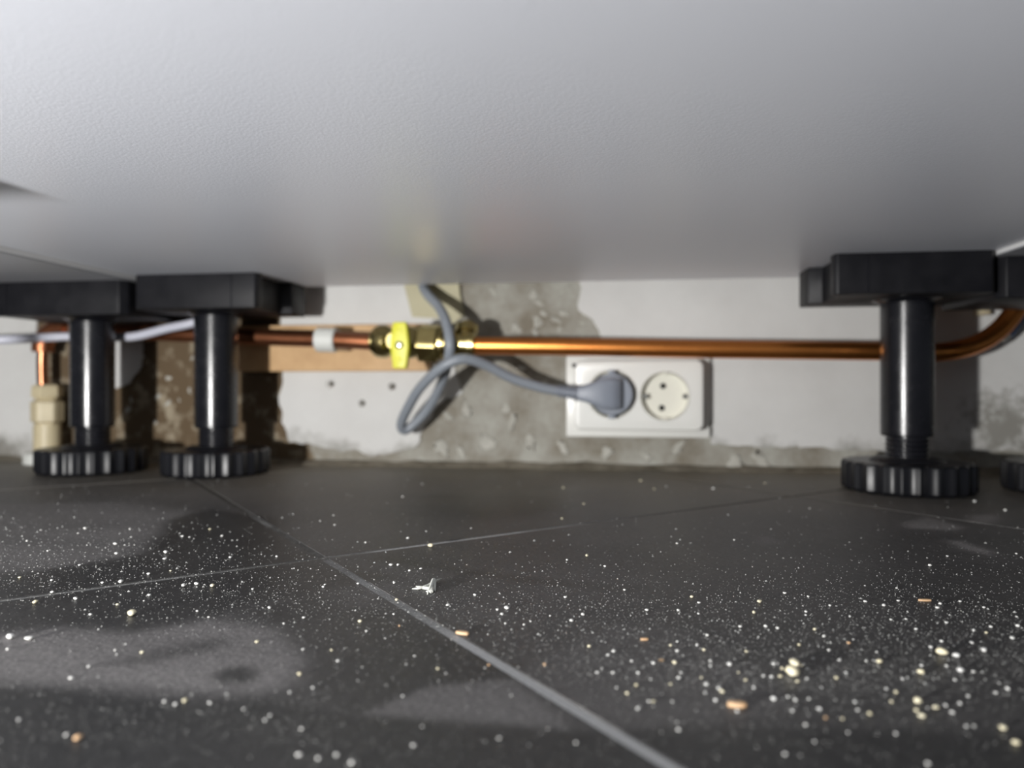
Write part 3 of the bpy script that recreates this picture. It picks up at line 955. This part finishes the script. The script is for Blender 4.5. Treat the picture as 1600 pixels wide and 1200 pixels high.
# ------------------------------------------------------------------ crumbs, splinters, lint and fine grit on the tiles
cm_w = [blob_mesh('crumb', 20 + s, 0.42, 2, 0.66) for s in range(3)]
crumb_meshes = {}
for key in ('w', 'y', 'o'):
    crumb_meshes[key] = []
    for c in cm_w:
        d = c.copy(); d.materials.append(M['crumb_' + key]); crumb_meshes[key].append(d)
crumbs = """1238,1056,24,y 1242,1040,20,y 1219,1058,10,y 1222,1046,10,y 1253,1041,9,y 1261,1062,10,w 1246,1066,10,y 1307,1061,11,y 1209,1094,14,w 1104,1071,12,w 1128,1082,12,y
1118,1096,12,w 1140,1040,11,w 1178,1076,10,w 1089,1009,8,w 1048,1010,8,y 1054,1037,11,y 1021,1038,10,w 1064,1052,8,w 1048,1070,9,y 1471,1024,18,y
1494,1027,13,w 1439,1053,15,y 1501,1050,14,w 1538,1019,13,w 1400,1083,11,y 1393,1098,11,y 1434,1099,18,y 1432,1112,12,y 1440,1121,15,y 1462,1108,14,y
1359,1117,13,y 1290,1123,10,o 1259,1134,12,w 1567,1140,17,y 1588,1163,18,y 1374,1036,12,y 1326,1006,8,o 1187,942,9,y 1178,959,8,y 1541,990,8,y
1582,999,10,w 1518,1006,9,w 1243,733,11,w 1556,1084,11,w 1574,1078,11,w 1513,1089,10,w 1500,1101,11,w 1488,1115,12,w 1523,785,9,w 1110,1042,9,w
792,952,9,w 777,954,6,w 684,1046,9,y 697,1053,6,w 851,1040,10,o 980,1085,11,y 994,1072,10,y 933,1052,9,w 1054,1036,9,w 997,1053,9,w 518,1017,7,y
528,1034,8,w 648,1026,7,w 550,1194,14,w 526,1181,13,w 673,855,10,y 917,870,7,y 624,979,6,o 764,1040,8,o 206,962,14,y 46,1000,13,w 16,998,13,w
12,1016,8,w 222,1021,9,y 180,1017,7,w 259,865,10,w 55,943,8,y 118,937,7,w 289,1097,14,y 274,1102,11,w 111,1061,11,w 122,1156,20,o 104,1150,12,w
139,1043,9,w 414,1127,10,w 402,1004,9,y 468,1055,10,y 474,1016,8,w 519,1017,7,y 467,1181,14,w 498,1187,13,w 30,1126,11,w 233,931,6,w 381,1109,9,w
489,1076,8,w 1231,1090,9,w 1243,1095,10,w 1264,1093,9,w 1280,1109,12,w 1238,1112,9,w 1336,1098,9,w 1340,1111,9,w 1410,1062,9,w 1418,1060,8,w 1165,1064,9,y
1154,1052,8,y 1152,1113,12,w 1096,1060,8,y 1102,1084,9,w 1110,1034,8,w 1370,1020,7,w 1440,1041,9,w 1196,980,7,w 1215,983,7,w 1105,994,8,w 1060,955,6,w
1404,940,6,w 1352,941,6,w 1226,928,6,w 1092,943,6,w 1465,951,7,w 1500,941,6,w 880,763,7,y 912,788,6,y 878,811,6,y 1001,752,7,y 1022,765,6,y 1041,761,6,w
629,777,6,w 660,757,5,w 521,806,6,w 523,821,6,w 500,815,5,w 637,842,6,w 666,831,5,w 736,826,5,w 1195,756,6,y 1265,795,5,w 1480,870,5,w 1588,866,5,w
64,829,5,w 90,826,5,w 203,828,6,w 122,834,5,w 180,851,7,w 205,840,5,w 281,834,5,w 285,839,6,w 328,828,7,y 296,840,5,w 287,917,8,w 307,914,7,w 332,917,7,y
395,922,5,w 308,956,6,w 81,908,5,w 189,911,7,w 160,912,5,w 232,898,6,w 360,872,6,w 611,884,7,w 622,884,6,w 640,893,5,w 886,876,5,w 945,886,5,w 1000,1106,9,w
1014,1097,9,w 1325,1146,9,w 1400,1148,10,w 1510,1136,11,w 1060,1142,10,w 900,1162,11,w 780,1155,9,w 660,1136,8,w 646,1166,11,w 1227,1180,12,w 1450,1195,12,w"""
nc = 0
def drop(p, size, key, label=None):
    global nc
    o = bpy.data.objects.new('crumb', random.choice(crumb_meshes[key]))
    COL.objects.link(o)
    z = 0.0 if p.y < WY - 0.018 else 0.0045
    o.location = (p.x, p.y, z)
    o.rotation_euler = (0, 0, random.uniform(0, 6.28))
    o.scale = (size * random.uniform(0.95, 1.2), size * random.uniform(0.75, 1.0), size * random.uniform(0.75, 1.05))
    rel = p - Vector((C1.x, C1.y, 0))
    u, v = rel.dot(TDIR), rel.dot(NDIR)
    where = {(True, True): 'on the tile nearest the wall, behind the grout crossing', (True, False): 'on the right-hand tile with the thickest scatter',
             (False, True): 'on the tile in front of the two left legs', (False, False): 'on the foreground tile left of the long grout line'}[(u > 0, v > 0)]
    hue = {'w': 'white', 'y': 'cream', 'o': 'tan'}[key]
    sz = 'tiny' if size < 0.0012 else ('small' if size < 0.0021 else 'coarse')
    tag(o, label or '%s %s crumb %s' % (sz, hue, where), 'crumb', 'crumbs scattered over the dark tiles')
    nc += 1
taken = []
SPECIAL = {
    (1238,1056): 'largest cream crumb in the cluster right of the brown chip',
    (1242,1040): 'cream crumb touching the far side of the largest cream crumb',
    (1471,1024): 'large cream crumb right of the cluster, a white crumb close beside it',
    (1494,1027): 'white crumb just right of the large cream crumb below the right-hand leg',
    (1439,1053): 'round cream crumb below and left of the large cream and white pair',
    (1588,1163): 'blurred cream crumb nearest the lower right corner',
    (1567,1140): 'blurred cream crumb just above the one nearest the lower right corner',
    (1434,1099): 'uppermost of three cream crumbs in a short column, lower right',
    (1440,1121): 'lowermost of three cream crumbs in a short column, lower right',
    (206,962): 'largest cream crumb lying alone on the foreground tile at the left',
    (122,1156): 'blurred tan crumb in the lower left corner',
    (673,855): 'cream crumb lying on the grout line right of the crossing',
    (1243,733): 'white pellet at the foot of the wall left of the right-hand leg',
    (46,1000): 'right one of two white crumbs by the dust patch near the left edge',
    (16,998): 'left one of two white crumbs by the dust patch near the left edge',
    (289,1097): 'cream crumb below the dark oval mark in the dust patch',
    (259,865): 'white crumb, the largest on the tile in front of the two left legs',
    (1290,1123): 'tan crumb in front of the crumb cluster, right of the brown chip',
}
for it in crumbs.split():
    a, b, c, k = it.split(',')
    p = on_z(float(a), float(b))
    d = p.x * FV[0] + p.y * FV[1]
    blur = 0.0040 * FPX * abs(1 / 0.27 - 1 / d)      # the lens spreads a point by this many pixels
    s = px_size(max(float(c) - 0.55 * blur, 0.5 * float(c)), p) * 1.08
    lab = None
    lab = SPECIAL.get((int(a), int(b)))
    if any((p.x - x) ** 2 + (p.y - y) ** 2 < (0.5 * (s + t)) ** 2 for x, y, t in taken): s *= 0.6
    taken.append((p.x, p.y, s))
    drop(p, s, k, lab)
# the rest of the 300, thinner and smaller, by how thickly they lie
def density(px, py):
    def g(cx, cy, sx, sy): return math.exp(-((px - cx) / sx) ** 2 - ((py - cy) / sy) ** 2)
    return (1.0 * g(1250, 1010, 330, 90) + 0.8 * g(100, 880, 230, 65) + 0.55 * g(420, 930, 200, 60) + 0.5 * g(800, 950, 220, 60)
            + 0.35 * g(1500, 960, 220, 90) + 0.25 * g(300, 1120, 400, 60) + 0.06)
while nc < 300:
    px, py = random.uniform(-20, 1620), random.uniform(760, 1190)
    if random.random() > density(px, py): continue
    p = on_z(px, py)
    s = px_size(random.uniform(3.5, 6.5), p)
    if any((p.x - x) ** 2 + (p.y - y) ** 2 < (0.6 * (s + t)) ** 2 for x, y, t in taken): continue
    taken.append((p.x, p.y, s))
    drop(p, s, 'w' if random.random() < 0.85 else 'y')
# fine grit, too much to count
vs, fs = [], []
oct_v = [(1,0,0),(0,1,0),(-1,0,0),(0,-1,0),(0,0,1)]
oct_f = [(0,1,4),(1,2,4),(2,3,4),(3,0,4),(3,2,1,0)]
cnt = 0
while cnt < 16000:
    px, py = random.uniform(-120, 1720), random.uniform(745, 1260)
    if random.random() > density(px, min(py, 1190)) * (1.25 - 0.55 * (py > 1080)): continue
    p = on_z(px, py)
    if p.y > WY - 0.02: continue
    r = px_size(min(4.2, 0.55 + random.expovariate(1.5)), p) * 0.5
    r = max(0.00012, r)
    n = len(vs)
    a = random.uniform(0, 6.28)
    sxx, syy, szz = random.uniform(0.8, 1.4), random.uniform(0.7, 1.1), random.uniform(0.8, 1.3)
    for x, y, z in oct_v:
        X, Y = x * sxx * r, y * syy * r
        vs.append((p.x + X * math.cos(a) - Y * math.sin(a), p.y + X * math.sin(a) + Y * math.cos(a), z * szz * r + 0.00003))
    fs += [tuple(i + n for i in f) for f in oct_f]
    cnt += 1
g = MB(); g.v = [Vector(v) for v in vs]; g.f = fs
gr = g.build('fine_grit', M['grain'], smooth=False)
tag(gr, 'fine pale grit and dust strewn across the dark tiles', 'grit', kind='stuff')

# splinters and chips
def chip(px, py, lpx, wpx, ang, m, name, label, cat, h=0.5):
    p = on_z(px, py)
    l, wd = px_size(lpx, p), px_size(wpx, p)
    a = math.radians(ang)
    u, v = Vector((math.cos(a), math.sin(a), 0)), Vector((-math.sin(a), math.cos(a), 0))
    ol = [(-0.5, -0.35), (-0.1, -0.5), (0.42, -0.38), (0.5, 0.1), (0.2, 0.5), (-0.35, 0.42), (-0.48, 0.1)]
    mbx = MB().prism([Vector((p.x, p.y, 0.0)) + u * (x * l) + v * (y * wd) for x, y in ol], (0, 0, wd * h))
    tag(mbx.build(name, m, bevel=wd * 0.08, seg=1), label, cat)
chip(723, 991, 22, 9, -14, M['crumb_o'], 'wood_splinter', 'tan wood splinter lying on the grout line in the foreground', 'splinter')
chip(1152, 1104, 30, 14, -6, M['crumb_o'], 'wood_chip', 'brown flat chip among the crumbs, lower right', 'chip')
chip(1445, 939, 21, 6, 4, M['crumb_o'], 'wood_splinter', 'thin tan splinter below the right-hand leg', 'splinter')
chip(1007, 1000, 13, 6, 10, M['crumb_o'], 'wood_splinter', 'short orange splinter right of the grout line', 'splinter')
chip(1033, 1033, 9, 6, 20, M['crumb_o'], 'wood_splinter', 'tiny orange splinter left of the crumb cluster', 'splinter')
# lint curl
lm = MB()
def ltube(pts, r):
    lm.tube([on_z(a, b) + Vector((0, 0, px_size(c, on_z(a, b)))) for a, b, c in pts], lambda t: r * (1 - 0.75 * abs(2 * t - 1) ** 2), 8, 6)
ltube([(644, 921, 1), (655, 922, 3), (668, 919, 4), (678, 914, 5), (690, 907, 3)], 0.00055)
ltube([(650, 917, 1), (660, 921, 3), (672, 922, 3), (680, 916, 2)], 0.0006)
ltube([(668, 929, 1), (673, 923, 5), (678, 914, 8), (680, 925, 1)], 0.0008)
ltube([(666, 925, 1), (674, 927, 3), (676, 920, 5)], 0.0007)
tag(lm.build('lint_curl', M['lint']), 'pale curl of lint on the tile below the grout crossing', 'lint')
